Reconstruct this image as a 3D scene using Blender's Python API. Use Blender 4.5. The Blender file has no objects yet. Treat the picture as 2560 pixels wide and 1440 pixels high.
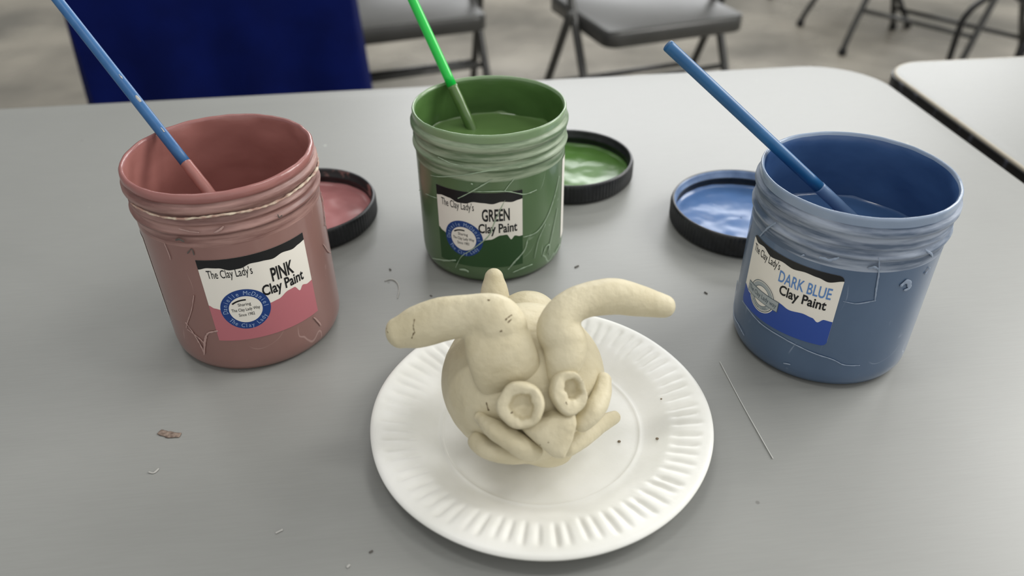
import bpy, bmesh, math, random
import numpy as np
from mathutils import Vector, Matrix, noise

SC = bpy.context.scene
COL = SC.collection
PI = math.pi
TZ = 0.74                                   # table top height above the floor

# ------------------------------------------------------------------ camera
F_PX = 1939.96
PITCH, ROLL, CAM_H = 0.62338, -0.01526, 0.31011
FW = Vector((0, math.cos(PITCH), -math.sin(PITCH)))
_u = Vector((0, math.sin(PITCH), math.cos(PITCH)))
_r = Vector((1, 0, 0))
RT = math.cos(ROLL) * _r + math.sin(ROLL) * _u
UP = -math.sin(ROLL) * _r + math.cos(ROLL) * _u
EYE = Vector((0, 0, TZ + CAM_H))
cam = bpy.data.cameras.new('camera')
cam.sensor_width = 36.0
cam.lens = F_PX / 2560 * 36.0
cam.clip_start = 0.02
cam.dof.use_dof = True
cam.dof.focus_distance = 0.43
cam.dof.aperture_fstop = 6.5
camo = bpy.data.objects.new('camera', cam)
COL.objects.link(camo)
M3 = Matrix((RT, UP, -FW)).transposed()
camo.matrix_world = Matrix.Translation(EYE) @ M3.to_4x4()
SC.camera = camo

# ------------------------------------------------------------------ light, exposure
SC.view_settings.view_transform = 'Standard'
SC.view_settings.look = 'None'
SC.view_settings.exposure = 0.0
SC.view_settings.gamma = 1.0
SC.view_settings.use_curve_mapping = False
w = bpy.data.worlds.new('hall_light')
SC.world = w
w.use_nodes = True
_nt = w.node_tree
_bg = _nt.nodes['Background']
_bg.inputs[1].default_value = 1.0
# the hall around the table: dim towards the back left, lighter behind the camera and to the right
_tc = _nt.nodes.new('ShaderNodeTexCoord')
_dt = _nt.nodes.new('ShaderNodeVectorMath')
_dt.operation = 'DOT_PRODUCT'
_dt.inputs[1].default_value = Vector((0.62, -0.80, 0.02)).normalized()
_nt.links.new(_tc.outputs['Generated'], _dt.inputs[0])
_rp = _nt.nodes.new('ShaderNodeMapRange')
_rp.inputs['From Min'].default_value = -0.8
_rp.inputs['From Max'].default_value = 0.9
_nt.links.new(_dt.outputs['Value'], _rp.inputs['Value'])
_cr = _nt.nodes.new('ShaderNodeValToRGB')
_cr.color_ramp.elements[0].color = (0.13, 0.135, 0.14, 1)
_cr.color_ramp.elements[1].color = (1.03, 1.02, 0.99, 1)
_nt.links.new(_rp.outputs['Result'], _cr.inputs['Fac'])
_nt.links.new(_cr.outputs['Color'], _bg.inputs[0])


def area(name, loc, target, sx, sy, power, color=(1, 1, 1)):
    l = bpy.data.lights.new(name, 'AREA')
    l.shape = 'RECTANGLE'
    l.size, l.size_y, l.energy, l.color = sx, sy, power, color
    o = bpy.data.objects.new(name, l)
    COL.objects.link(o)
    o.location = loc
    o.rotation_euler = (Vector(target) - Vector(loc)).to_track_quat('-Z', 'Y').to_euler()
    return o


# daylight through the windows at the right, the bright doorway at the back, and the lamps under the roof
area('window_daylight', (1.80, 1.05, 1.78), (0.0, 0.45, 0.74), 1.1, 0.8, 33, (1.0, 0.985, 0.95))
area('doorway_daylight', (1.15, 5.2, 2.45), (0.2, 0.6, 0.74), 4.0, 1.35, 128, (0.98, 0.99, 1.0))
for i, (x, y) in enumerate(((-2.6, 3.6), (0.6, 4.2), (-1.0, 0.2), (2.2, 0.2), (-0.6, 7.5))):
    area('hall_lamp', (x, y, 4.6), (x, y, 0), 1.2, 0.35, 26, (1.0, 0.99, 0.96))


# ------------------------------------------------------------------ helpers
def at(px, py, z=0.0):
    """photo pixel -> the point where its sight line meets the height z above the table top"""
    d = FW + RT * ((px - 1280) / F_PX) + UP * ((720 - py) / F_PX)
    return EYE + d * ((z - CAM_H) / d.z)


def atd(px, py, dep):
    return EYE + (FW + RT * ((px - 1280) / F_PX) + UP * ((720 - py) / F_PX)) * dep


def lin(c):
    return tuple((v / 255 / 12.92) if v / 255 <= 0.04045 else ((v / 255 + 0.055) / 1.055) ** 2.4 for v in c[:3]) + (1,)


def mat(name, rgb, rough=0.5, spec=0.5, metal=0.0, rgb2=None, nscale=20, ndetail=4, lo=0.35, hi=0.65,
        bump=0.0, bscale=60, stretch=None, coat=0.0, rough2=None, sss=0.0):
    m = bpy.data.materials.new(name)
    m.use_nodes = True
    nt = m.node_tree
    b = nt.nodes['Principled BSDF']
    b.inputs['Base Color'].default_value = lin(rgb)
    b.inputs['Roughness'].default_value = rough
    b.inputs['Specular IOR Level'].default_value = spec
    b.inputs['Metallic'].default_value = metal
    if coat:
        b.inputs['Coat Weight'].default_value = coat
        b.inputs['Coat Roughness'].default_value = 0.08
    if sss:
        b.inputs['Subsurface Weight'].default_value = sss
        b.inputs['Subsurface Radius'].default_value = (0.004, 0.003, 0.002)
    tc = nt.nodes.new('ShaderNodeTexCoord')
    src = tc.outputs['Object']
    if stretch:
        mp = nt.nodes.new('ShaderNodeMapping')
        mp.inputs['Scale'].default_value = stretch
        nt.links.new(src, mp.inputs['Vector'])
        src = mp.outputs['Vector']
    if rgb2:
        n = nt.nodes.new('ShaderNodeTexNoise')
        n.inputs['Scale'].default_value = nscale
        n.inputs['Detail'].default_value = ndetail
        nt.links.new(src, n.inputs['Vector'])
        r = nt.nodes.new('ShaderNodeValToRGB')
        r.color_ramp.elements[0].position = lo
        r.color_ramp.elements[1].position = hi
        r.color_ramp.elements[0].color = lin(rgb)
        r.color_ramp.elements[1].color = lin(rgb2)
        nt.links.new(n.outputs['Fac'], r.inputs['Fac'])
        nt.links.new(r.outputs['Color'], b.inputs['Base Color'])
        if rough2 is not None:
            mr = nt.nodes.new('ShaderNodeMapRange')
            mr.inputs['From Min'].default_value = lo
            mr.inputs['From Max'].default_value = hi
            mr.inputs['To Min'].default_value = rough
            mr.inputs['To Max'].default_value = rough2
            nt.links.new(n.outputs['Fac'], mr.inputs['Value'])
            nt.links.new(mr.outputs['Result'], b.inputs['Roughness'])
    if bump:
        n2 = nt.nodes.new('ShaderNodeTexNoise')
        n2.inputs['Scale'].default_value = bscale
        n2.inputs['Detail'].default_value = 5
        nt.links.new(src, n2.inputs['Vector'])
        bp = nt.nodes.new('ShaderNodeBump')
        bp.inputs['Strength'].default_value = bump
        bp.inputs['Distance'].default_value = 0.002
        nt.links.new(n2.outputs['Fac'], bp.inputs['Height'])
        nt.links.new(bp.outputs['Normal'], b.inputs['Normal'])
    return m


def mesh_obj(name, verts, faces, mats, parent=None, midx=None, smooth=True, loc=None):
    me = bpy.data.meshes.new(name)
    me.from_pydata([tuple(v) for v in verts], [], faces)
    for m in (mats if isinstance(mats, (list, tuple)) else [mats]):
        me.materials.append(m)
    if midx is not None:
        me.polygons.foreach_set('material_index', midx)
    if smooth:
        me.polygons.foreach_set('use_smooth', [True] * len(me.polygons))
    me.update()
    o = bpy.data.objects.new(name, me)
    COL.objects.link(o)
    if parent is not None:
        o.parent = parent
    if loc is not None:
        o.location = loc
    return o


def recalc(o):
    bm = bmesh.new()
    bm.from_mesh(o.data)
    bmesh.ops.recalc_face_normals(bm, faces=bm.faces)
    bm.to_mesh(o.data)
    bm.free()
    return o


def thing(name, label, cat, loc=(0, 0, 0), rz=0.0, group=None):
    o = bpy.data.objects.new(name, None)
    o.empty_display_size = 0.05
    COL.objects.link(o)
    o.location = loc
    o.rotation_euler = (0, 0, rz)
    return tag(o, label, cat, group)


def tag(o, label, cat, group=None, kind=None):
    o['label'] = label
    o['category'] = cat
    if group:
        o['group'] = group
    if kind:
        o['kind'] = kind
    return o


class MB:
    """collects verts, faces and material numbers of one mesh"""

    def __init__(self):
        self.v, self.f, self.m = [], [], []

    def add(self, v, f, m=0):
        o = len(self.v)
        self.v += [tuple(p) for p in v]
        self.f += [tuple(i + o for i in q) for q in f]
        self.m += [m] * len(f)

    def lathe(self, prof, seg=96, m=0, closed=False, fn=None, mfn=None):
        o = len(self.v)
        n = len(prof)
        for i in range(seg):
            a = 2 * PI * i / seg
            for j, (r, z) in enumerate(prof):
                if fn:
                    r, z = fn(r, z, a, j)
                self.v.append((r * math.cos(a), r * math.sin(a), z))
        for i in range(seg):
            k = (i + 1) % seg
            for j in range(n if closed else n - 1):
                j2 = (j + 1) % n
                self.f.append((o + i * n + j, o + k * n + j, o + k * n + j2, o + i * n + j2))
                self.m.append(mfn(j) if mfn else m)

    def fan(self, r, z, seg=96, m=0, up=True):
        o = len(self.v)
        self.v.append((0, 0, z))
        for i in range(seg):
            a = 2 * PI * i / seg
            self.v.append((r * math.cos(a), r * math.sin(a), z))
        for i in range(seg):
            k = (i + 1) % seg
            q = (o, o + 1 + i, o + 1 + k)
            self.f.append(q if up else q[::-1])
            self.m.append(m)

    def sweep(self, pts, radii, seg=12, m=0, ref=(0, 0, 1), sub=1, cap=3, amp=0.0, freq=60, seed=0.0):
        """tube along pts; radii = r or (a, b): a along the side vector, b along the normal; rounded ends"""
        P = [Vector(p) for p in pts]
        R = [(r, r) if not isinstance(r, (tuple, list)) else tuple(r) for r in radii]
        if sub > 1:
            Q, S = [], []
            for i in range(len(P) - 1):
                p0, p1, p2, p3 = P[max(i - 1, 0)], P[i], P[i + 1], P[min(i + 2, len(P) - 1)]
                r0, r1, r2, r3 = R[max(i - 1, 0)], R[i], R[i + 1], R[min(i + 2, len(P) - 1)]
                for k in range(sub):
                    t = k / sub
                    c = lambda a, b, c_, d: 0.5 * ((2 * b) + (c_ - a) * t + (2 * a - 5 * b + 4 * c_ - d) * t * t + (3 * b - a - 3 * c_ + d) * t ** 3)
                    Q.append(Vector([c(p0[x], p1[x], p2[x], p3[x]) for x in range(3)]))
                    S.append(tuple(c(r0[x], r1[x], r2[x], r3[x]) for x in range(2)))
            Q.append(P[-1]); S.append(R[-1])
            P, R = Q, S
        n = len(P)
        T = [(P[min(i + 1, n - 1)] - P[max(i - 1, 0)]).normalized() for i in range(n)]
        rings = []
        side0 = None
        rf = Vector(ref)
        for i in range(n):
            t = T[i]
            s = t.cross(rf)
            if s.length < 1e-4:
                s = t.cross(Vector((1, 0, 0)))
            s.normalize()
            if side0 is not None and s.dot(side0) < 0:
                s = -s
            side0 = s
            u = s.cross(t).normalized()
            rings.append((P[i], s, u, R[i], t))
        seq = []
        if cap:
            p, s, u, r, t = rings[0]
            rm = min(r)
            for k in range(cap, 0, -1):
                a = k / (cap + 0.35) * PI / 2
                seq.append((p - t * rm * math.sin(a), s, u, (r[0] * math.cos(a), r[1] * math.cos(a))))
        for p, s, u, r, t in rings:
            seq.append((p, s, u, r))
        if cap:
            p, s, u, r, t = rings[-1]
            rm = min(r)
            for k in range(1, cap + 1):
                a = k / (cap + 0.35) * PI / 2
                seq.append((p + t * rm * math.sin(a), s, u, (r[0] * math.cos(a), r[1] * math.cos(a))))
        o = len(self.v)
        for p, s, u, r in seq:
            for k in range(seg):
                a = 2 * PI * k / seg
                q = p + s * (r[0] * math.cos(a)) + u * (r[1] * math.sin(a))
                if amp:
                    d = (q - p)
                    if d.length > 1e-6:
                        q = q + d.normalized() * amp * noise.noise(q * freq + Vector((seed, seed, seed)))
                self.v.append(tuple(q))
        L = len(seq)
        for i in range(L - 1):
            for k in range(seg):
                k2 = (k + 1) % seg
                self.f.append((o + i * seg + k, o + i * seg + k2, o + (i + 1) * seg + k2, o + (i + 1) * seg + k))
                self.m.append(m)
        self.f.append(tuple(o + k for k in range(seg))[::-1]); self.m.append(m)
        self.f.append(tuple(o + (L - 1) * seg + k for k in range(seg))); self.m.append(m)

    def box(self, c, h, m=0, rot=None):
        c = Vector(c)
        vs = []
        for sx in (-1, 1):
            for sy in (-1, 1):
                for sz in (-1, 1):
                    p = Vector((sx * h[0], sy * h[1], sz * h[2]))
                    if rot:
                        p = rot @ p
                    vs.append(c + p)
        self.add(vs, [(0, 1, 3, 2), (4, 6, 7, 5), (0, 4, 5, 1), (2, 3, 7, 6), (0, 2, 6, 4), (1, 5, 7, 3)], m)

    def build(self, name, mats, parent=None, smooth=True, loc=None, fix=True):
        o = mesh_obj(name, self.v, self.f, mats, parent, self.m, smooth, loc)
        return recalc(o) if fix else o


def auto_smooth(o, deg=40):
    me = o.data
    me.polygons.foreach_set('use_smooth', [True] * len(me.polygons))
    bm = bmesh.new()
    bm.from_mesh(me)
    for e in bm.edges:
        if len(e.link_faces) == 2 and e.calc_face_angle(0) > math.radians(deg):
            e.smooth = False
    bm.to_mesh(me)
    bm.free()
    return o


def bevel(o, width, seg=2):
    bm = bmesh.new()
    bm.from_mesh(o.data)
    bmesh.ops.bevel(bm, geom=[e for e in bm.edges if e.is_boundary or (len(e.link_faces) == 2 and e.calc_face_angle(0) > 0.6)],
                    offset=width, segments=seg, affect='EDGES', profile=0.5)
    bm.to_mesh(o.data)
    bm.free()
    return o


# ------------------------------------------------------------------ materials
M = {}
M['floor'] = mat('polished_concrete', (104, 101, 94), 0.20, 0.5, rgb2=(156, 150, 138), nscale=1.6, ndetail=8, lo=0.36, hi=0.66, bump=0.25, bscale=9, rough2=0.34)
M['black_plastic'] = mat('black_plastic', (16, 18, 21), 0.38, 0.5, rgb2=(30, 32, 36), nscale=160)
M['chair_grey'] = mat('grey_enamelled_steel', (54, 54, 52), 0.28, 0.4, rgb2=(62, 62, 60), nscale=8)
M['rubber'] = mat('black_rubber', (10, 10, 11), 0.6, 0.4)
M['black_steel'] = mat('black_painted_steel', (15, 15, 16), 0.35, 0.5)
M['cloth'] = mat('royal_blue_cloth', (1, 11, 62), 0.85, 0.10, rgb2=(2, 15, 72), nscale=12)
M['plate'] = mat('white_paper', (236, 236, 232), 0.42, 0.35, rgb2=(228, 228, 222), nscale=40, bump=0.04, bscale=300)
M['clay'] = mat('beige_clay', (194, 184, 154), 0.52, 0.35, rgb2=(204, 195, 167), nscale=60, ndetail=6, bump=0.32, bscale=260)
M['clay_crack'] = mat('dark_crack_in_clay', (112, 98, 76), 0.8, 0.2)
M['crumb'] = mat('grey_brown_crumb', (128, 116, 100), 0.8, 0.2)
M['label_white'] = mat('label_paper', (228, 224, 215), 0.45, 0.4)
M['label_black'] = mat('label_black', (14, 15, 18), 0.40, 0.4)
M['badge_blue'] = mat('badge_blue', (22, 58, 122), 0.42, 0.4)
M['badge_ink'] = mat('badge_pale_ink', (150, 172, 205), 0.5, 0.3)
M['badge_grey'] = mat('badge_grey_ink', (92, 104, 112), 0.5, 0.3)
M['badge_pale'] = mat('badge_pale_grey', (158, 166, 168), 0.5, 0.3)


def table_material():
    m = mat('grey_laminate', (131, 132, 129), 0.40, 0.5, rgb2=(137, 138, 135), nscale=3, rough2=0.44)
    nt = m.node_tree
    b = nt.nodes['Principled BSDF']
    tc = [n for n in nt.nodes if n.type == 'TEX_COORD'][0]
    old = b.inputs['Base Color'].links[0].from_socket
    # fine brushed grain running along the table
    mp = nt.nodes.new('ShaderNodeMapping')
    mp.inputs['Scale'].default_value = (60, 900, 60)
    nt.links.new(tc.outputs['Object'], mp.inputs['Vector'])
    g = nt.nodes.new('ShaderNodeTexNoise')
    g.inputs['Scale'].default_value = 1.0
    g.inputs['Detail'].default_value = 3
    nt.links.new(mp.outputs['Vector'], g.inputs['Vector'])
    mx = nt.nodes.new('ShaderNodeMixRGB')
    mx.blend_type = 'OVERLAY'
    mx.inputs['Fac'].default_value = 0.06
    nt.links.new(old, mx.inputs['Color1'])
    nt.links.new(g.outputs['Fac'], mx.inputs['Color2'])
    # scattered pale and dark specks of dried clay
    prev = mx.outputs['Color']
    for sc, th, col in ((38, 0.035, (205, 205, 200)), (27, 0.022, (90, 88, 86))):
        v = nt.nodes.new('ShaderNodeTexVoronoi')
        v.inputs['Scale'].default_value = sc
        nt.links.new(tc.outputs['Object'], v.inputs['Vector'])
        mr = nt.nodes.new('ShaderNodeMapRange')
        mr.inputs['From Min'].default_value = th
        mr.inputs['From Max'].default_value = th * 1.6
        mr.inputs['To Min'].default_value = 0.6
        mr.inputs['To Max'].default_value = 0.0
        nt.links.new(v.outputs['Distance'], mr.inputs['Value'])
        # only some cells carry a speck
        th2 = nt.nodes.new('ShaderNodeMath')
        th2.operation = 'GREATER_THAN'
        th2.inputs[1].default_value = 0.72
        sep = nt.nodes.new('ShaderNodeSeparateColor')
        nt.links.new(v.outputs['Color'], sep.inputs['Color'])
        nt.links.new(sep.outputs['Red'], th2.inputs[0])
        ml = nt.nodes.new('ShaderNodeMath')
        ml.operation = 'MULTIPLY'
        nt.links.new(mr.outputs['Result'], ml.inputs[0])
        nt.links.new(th2.outputs['Value'], ml.inputs[1])
        m2 = nt.nodes.new('ShaderNodeMixRGB')
        m2.inputs['Color2'].default_value = lin(col)
        nt.links.new(ml.outputs['Value'], m2.inputs['Fac'])
        nt.links.new(prev, m2.inputs['Color1'])
        prev = m2.outputs['Color']
    nt.links.new(prev, b.inputs['Base Color'])
    return m


M['table'] = table_material()
M['edge'] = mat('dark_table_edging', (20, 21, 24), 0.45, 0.4, rgb2=(92, 96, 108), nscale=60, lo=0.58, hi=0.75)
M['chipboard'] = mat('worn_cream_edge', (172, 164, 148), 0.6, 0.3, rgb2=(150, 120, 100), nscale=50, lo=0.58, hi=0.7)

# ------------------------------------------------------------------ setting
b = MB()
b.add([(-9, -3, 0), (9, -3, 0), (9, 13, 0), (-9, 13, 0), (-9, -3, -0.1), (9, -3, -0.1), (9, 13, -0.1), (-9, 13, -0.1)],
      [(0, 1, 2, 3), (7, 6, 5, 4), (0, 4, 5, 1), (1, 5, 6, 2), (2, 6, 7, 3), (3, 7, 4, 0)])
fl = b.build('floor', M['floor'], smooth=False)
fl['kind'] = 'structure'
M['wall'] = mat('pale_painted_block', (150, 150, 146), 0.7, 0.3, rgb2=(158, 158, 154), nscale=3)
b = MB()
b.box((0, 13.1, 2.6), (9, 0.1, 2.6))
wb = b.build('wall_back', M['wall'], smooth=False)
wb['kind'] = 'structure'


# ------------------------------------------------------------------ tables
def rounded_rect(x0, x1, y0, y1, r, n=14):
    pts = []
    for cx, cy, a0 in ((x1 - r, y1 - r, 0), (x0 + r, y1 - r, PI / 2), (x0 + r, y0 + r, PI), (x1 - r, y0 + r, 1.5 * PI)):
        for k in range(n + 1):
            a = a0 + PI / 2 * k / n
            pts.append((cx + r * math.cos(a), cy + r * math.sin(a)))
    return pts


def make_table(corner, ang, lx, ly, side, label, r=0.062, lip=None):
    """corner: the far corner next to the gap; side -1 = extends to the left of it, +1 to the right"""
    root = thing('folding_table', label, 'table', (corner[0], corner[1], 0), ang)
    x0, x1 = (-lx, 0) if side < 0 else (0, lx)
    outer = rounded_rect(x0, x1, -ly, 0, r)
    n = len(outer)
    # laminate top with its softly eased edge
    b = MB()
    loops = []
    for ins, z in ((0.0016, TZ - 0.004), (0.0016, TZ - 0.0012), (0.0022, TZ - 0.0003), (0.0042 if lip else 0.0034, TZ)):
        loops.append([(x, y, z) for x, y in rounded_rect(x0 + ins, x1 - ins, -ly + ins, -ins, r - ins)])
    vs = sum(loops, [])
    fs = []
    for k in range(3):
        for i in range(n):
            j = (i + 1) % n
            fs.append((k * n + i, k * n + j, (k + 1) * n + j, (k + 1) * n + i))
    fs.append(tuple(3 * n + i for i in range(n)))
    b.add(vs, fs)
    if lip:                                 # worn cream line along the edge of the top
        b.m = [1 if k < 3 * n else 0 for k in range(len(b.m))]
    top = b.build('tabletop', [M['table'], lip or M['table']], root, smooth=False)
    auto_smooth(top, 50)
    b = MB()
    loops = [[(x, y, z) for x, y in rounded_rect(x0 + i_, x1 - i_, -ly + i_, -i_, r - i_)]
             for i_, z in ((0.0, TZ - 0.0025), (0.0, TZ - 0.022), (0.003, TZ - 0.026), (0.02, TZ - 0.026), (0.02, TZ - 0.004), (0.003, TZ - 0.0022))]
    vs = sum(loops, [])
    fs = []
    for k in range(6):
        for i in range(n):
            j = (i + 1) % n
            k2 = (k + 1) % 6
            fs.append((k * n + i, k * n + j, k2 * n + j, k2 * n + i))
    b.add(vs, fs)
    e = b.build('edge_band', M['edge'], root, smooth=False)
    auto_smooth(e, 50)
    for lxp in (x0 + 0.22, x1 - 0.22):
        for lyp in (-ly + 0.10, -0.10):
            b = MB()
            b.sweep([(lxp, lyp, 0.004), (lxp, lyp, TZ - 0.03)], [0.0125, 0.0125], 14, cap=0)
            b.build('leg', M['black_steel'], root)
    return root


TA = math.radians(5.9)
table1 = make_table((0.3975, 0.8585), TA, 1.83, 0.76, -1, 'long grey laminate table carrying the paint jars and the paper plate', r=0.075)
table2 = make_table((0.4150, 0.8570), math.radians(5.0), 1.50, 0.76, 1, 'second pale table at the right edge, beyond the black gap', r=0.050, lip=M['chipboard'])


def table_mark(name, pts_px, width, m, z=0.0004):
    """a dried mark on the table, a slightly raised ribbon along photo points; part of the table"""
    P = [at(x, y, z) for x, y in pts_px]
    b = MB()
    b.sweep(P, [(max(width * (0.5 + 0.5 * math.sin(PI * (i + 0.6) / (len(P) + 0.2))), 0.0003), 0.0003) for i in range(len(P))], 8, sub=5, cap=2, amp=width * 0.4, freq=400)
    inv = (Matrix.Translation(table1.location) @ Matrix.Rotation(TA, 4, 'Z')).inverted()
    b.v = [tuple(inv @ Vector(p)) for p in b.v]
    return b.build(name, m, table1)


M['mark_pale'] = mat('dried_pale_clay', (172, 171, 167), 0.7, 0.2)
M['mark_brown'] = mat('dried_brown_clay', (150, 134, 122), 0.8, 0.2, rgb2=(104, 90, 82), nscale=500)
M['mark_grey'] = mat('dark_speck', (92, 89, 85), 0.8, 0.2)
o = table_mark('dried_clay_smear', [(398, 1080), (420, 1086), (450, 1088)], 0.0022, M['mark_brown'])
o['label'] = 'brown smear of dried clay'
table_mark('dried_drip', [(962, 702), (978, 698), (992, 705), (998, 722), (994, 745)], 0.0005, M['mark_pale'])
table_mark('dried_drip', [(372, 1180), (384, 1182), (396, 1172)], 0.0006, M['mark_pale'])
table_mark('dried_drip', [(690, 1332), (706, 1324)], 0.0007, M['mark_pale'])
table_mark('dried_drip', [(868, 1418), (874, 1412)], 0.0008, M['mark_pale'])
table_mark('speck', [(1438, 668), (1446, 664)], 0.0008, M['mark_grey'])
table_mark('speck', [(974, 672), (977, 675)], 0.0007, M['mark_grey'])
table_mark('speck', [(1076, 738), (1080, 740)], 0.0007, M['mark_grey'])
table_mark('speck', [(924, 1381), (931, 1377)], 0.0006, M['mark_grey'])
table_mark('speck', [(1762, 730), (1768, 734)], 0.0006, M['mark_grey'])
table_mark('scratch', [(1800, 905), (1850, 1000), (1900, 1090), (1932, 1146)], 0.00016, mat('faint_scratch', (186, 186, 183), 0.5, 0.4))


# ------------------------------------------------------------------ jars
JAR = {'pink': ((-0.16344, 0.39914), 0.05198, 0.12125), 'green': ((-0.01326, 0.48635), 0.05130, 0.11086), 'blue': ((0.18966, 0.37776), 0.05185, 0.11344)}


def body_r(j):
    return JAR[j][1] * 0.986


def hit(j, px, py, R=None):
    """photo pixel -> (angle, height) on the outer wall of jar j; angle 0 faces the camera side (-y)"""
    (cx, cy), _, _ = JAR[j]
    R = R or body_r(j)
    d = FW + RT * ((px - 1280) / F_PX) + UP * ((720 - py) / F_PX)
    ox, oy = -cx, -cy
    A = d.x ** 2 + d.y ** 2
    B = 2 * (ox * d.x + oy * d.y)
    C = ox * ox + oy * oy - R * R
    D = max(B * B - 4 * A * C, 0)
    t = (-B - D ** 0.5) / 2 / A
    x, y, z = d.x * t + ox, d.y * t + oy, CAM_H + d.z * t
    return math.atan2(x, -y), z


def on_jar(R, th, z):
    return (R * math.sin(th), -R * math.cos(th), z)


def text_mesh(s, bold=0.0, spacing=1.0):
    c = bpy.data.curves.new('tmp_text', 'FONT')
    c.body = s
    c.size = 1.0
    c.offset = bold
    c.space_character = spacing
    c.resolution_u = 3
    o = bpy.data.objects.new('tmp_text', c)
    COL.objects.link(o)
    dg = bpy.context.evaluated_depsgraph_get()
    me = o.evaluated_get(dg).to_mesh()
    v = [(p.co.x, p.co.y) for p in me.vertices]
    f = [tuple(p.vertices) for p in me.polygons]
    o.evaluated_get(dg).to_mesh_clear()
    bpy.data.objects.remove(o)
    bpy.data.curves.remove(c)
    return v, f


CAP = max(y for x, y in text_mesh('H')[0])


class Label:
    """printed paper label wrapped on a jar wall: flat print in mm, layers a hair above each other"""

    def __init__(self, R, u0, z0, w, h):
        self.R, self.u0, self.z0, self.w, self.h = R, u0, z0, w, h
        self.b = MB()

    def P(self, u, v, lay):
        th = (self.u0 + u) / 1000 / self.R
        return on_jar(self.R + 0.00022 + 0.00007 * lay, th, (self.z0 + v) / 1000)

    def region(self, u0, u1, lo, hi, lay, m, n=48, k=3):
        vs, fs = [], []
        for i in range(n + 1):
            u = u0 + (u1 - u0) * i / n
            a, c = lo(u), hi(u)
            for j in range(k + 1):
                vs.append(self.P(u, a + (c - a) * j / k, lay))
        for i in range(n):
            for j in range(k):
                q = i * (k + 1) + j
                fs.append((q, q + k + 1, q + k + 2, q + 1))
        self.b.add(vs, fs, m)

    def ring(self, cu, cv, r0, r1, lay, m, n=64, sx=1.0, k=2, a0=0, a1=2 * PI):
        vs, fs = [], []
        for i in range(n + 1):
            a = a0 + (a1 - a0) * i / n
            for j in range(k + 1):
                r = r0 + (r1 - r0) * j / k
                vs.append(self.P(cu + sx * r * math.cos(a), cv + r * math.sin(a), lay))
        for i in range(n):
            for j in range(k):
                q = i * (k + 1) + j
                fs.append((q, q + 1, q + k + 2, q + k + 1))
        self.b.add(vs, fs, m)

    def text(self, s, u0, u1, base, cap, lay, m, bold=0.0, tilt=0.0):
        v, f = text_mesh(s, bold)
        x0, x1 = min(p[0] for p in v), max(p[0] for p in v)
        kx, ky = (u1 - u0) / (x1 - x0), cap / CAP
        self.b.add([self.P(u0 + (x - x0) * kx, base + y * ky + tilt * (x - x0) * kx, lay) for x, y in v], f, m)

    def arc_text(self, s, cu, cv, r, a_mid, span, cap, lay, m, below=False, narrow=0.8, bold=0.0):
        n = len(s)
        for i, ch in enumerate(s):
            if ch == ' ':
                continue
            v, f = text_mesh(ch, bold)
            x0, x1 = min(p[0] for p in v), max(p[0] for p in v)
            k = cap / CAP
            t = (i + 0.5) / n - 0.5
            a = a_mid + (t * span if below else -t * span)
            rot = a + PI / 2 if below else a - PI / 2
            ca, sa = math.cos(rot), math.sin(rot)
            out = []
            for x, y in v:
                xx, yy = (x - (x0 + x1) / 2) * k * narrow, (y - CAP / 2) * k
                out.append(self.P(cu + r * math.cos(a) + xx * ca - yy * sa, cv + r * math.sin(a) + xx * sa + yy * ca, lay))
            self.b.add(out, f, m)


def curve_fn(pts):
    """smooth printed edge through (u, v) points"""
    us = [p[0] for p in pts]
    vs = [p[1] for p in pts]

    def f(u):
        if u <= us[0]:
            return vs[0]
        for i in range(len(us) - 1):
            if u <= us[i + 1]:
                t = (u - us[i]) / (us[i + 1] - us[i])
                t = t * t * (3 - 2 * t)
                return vs[i] + (vs[i + 1] - vs[i]) * t
        return vs[-1]
    return f


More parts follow.
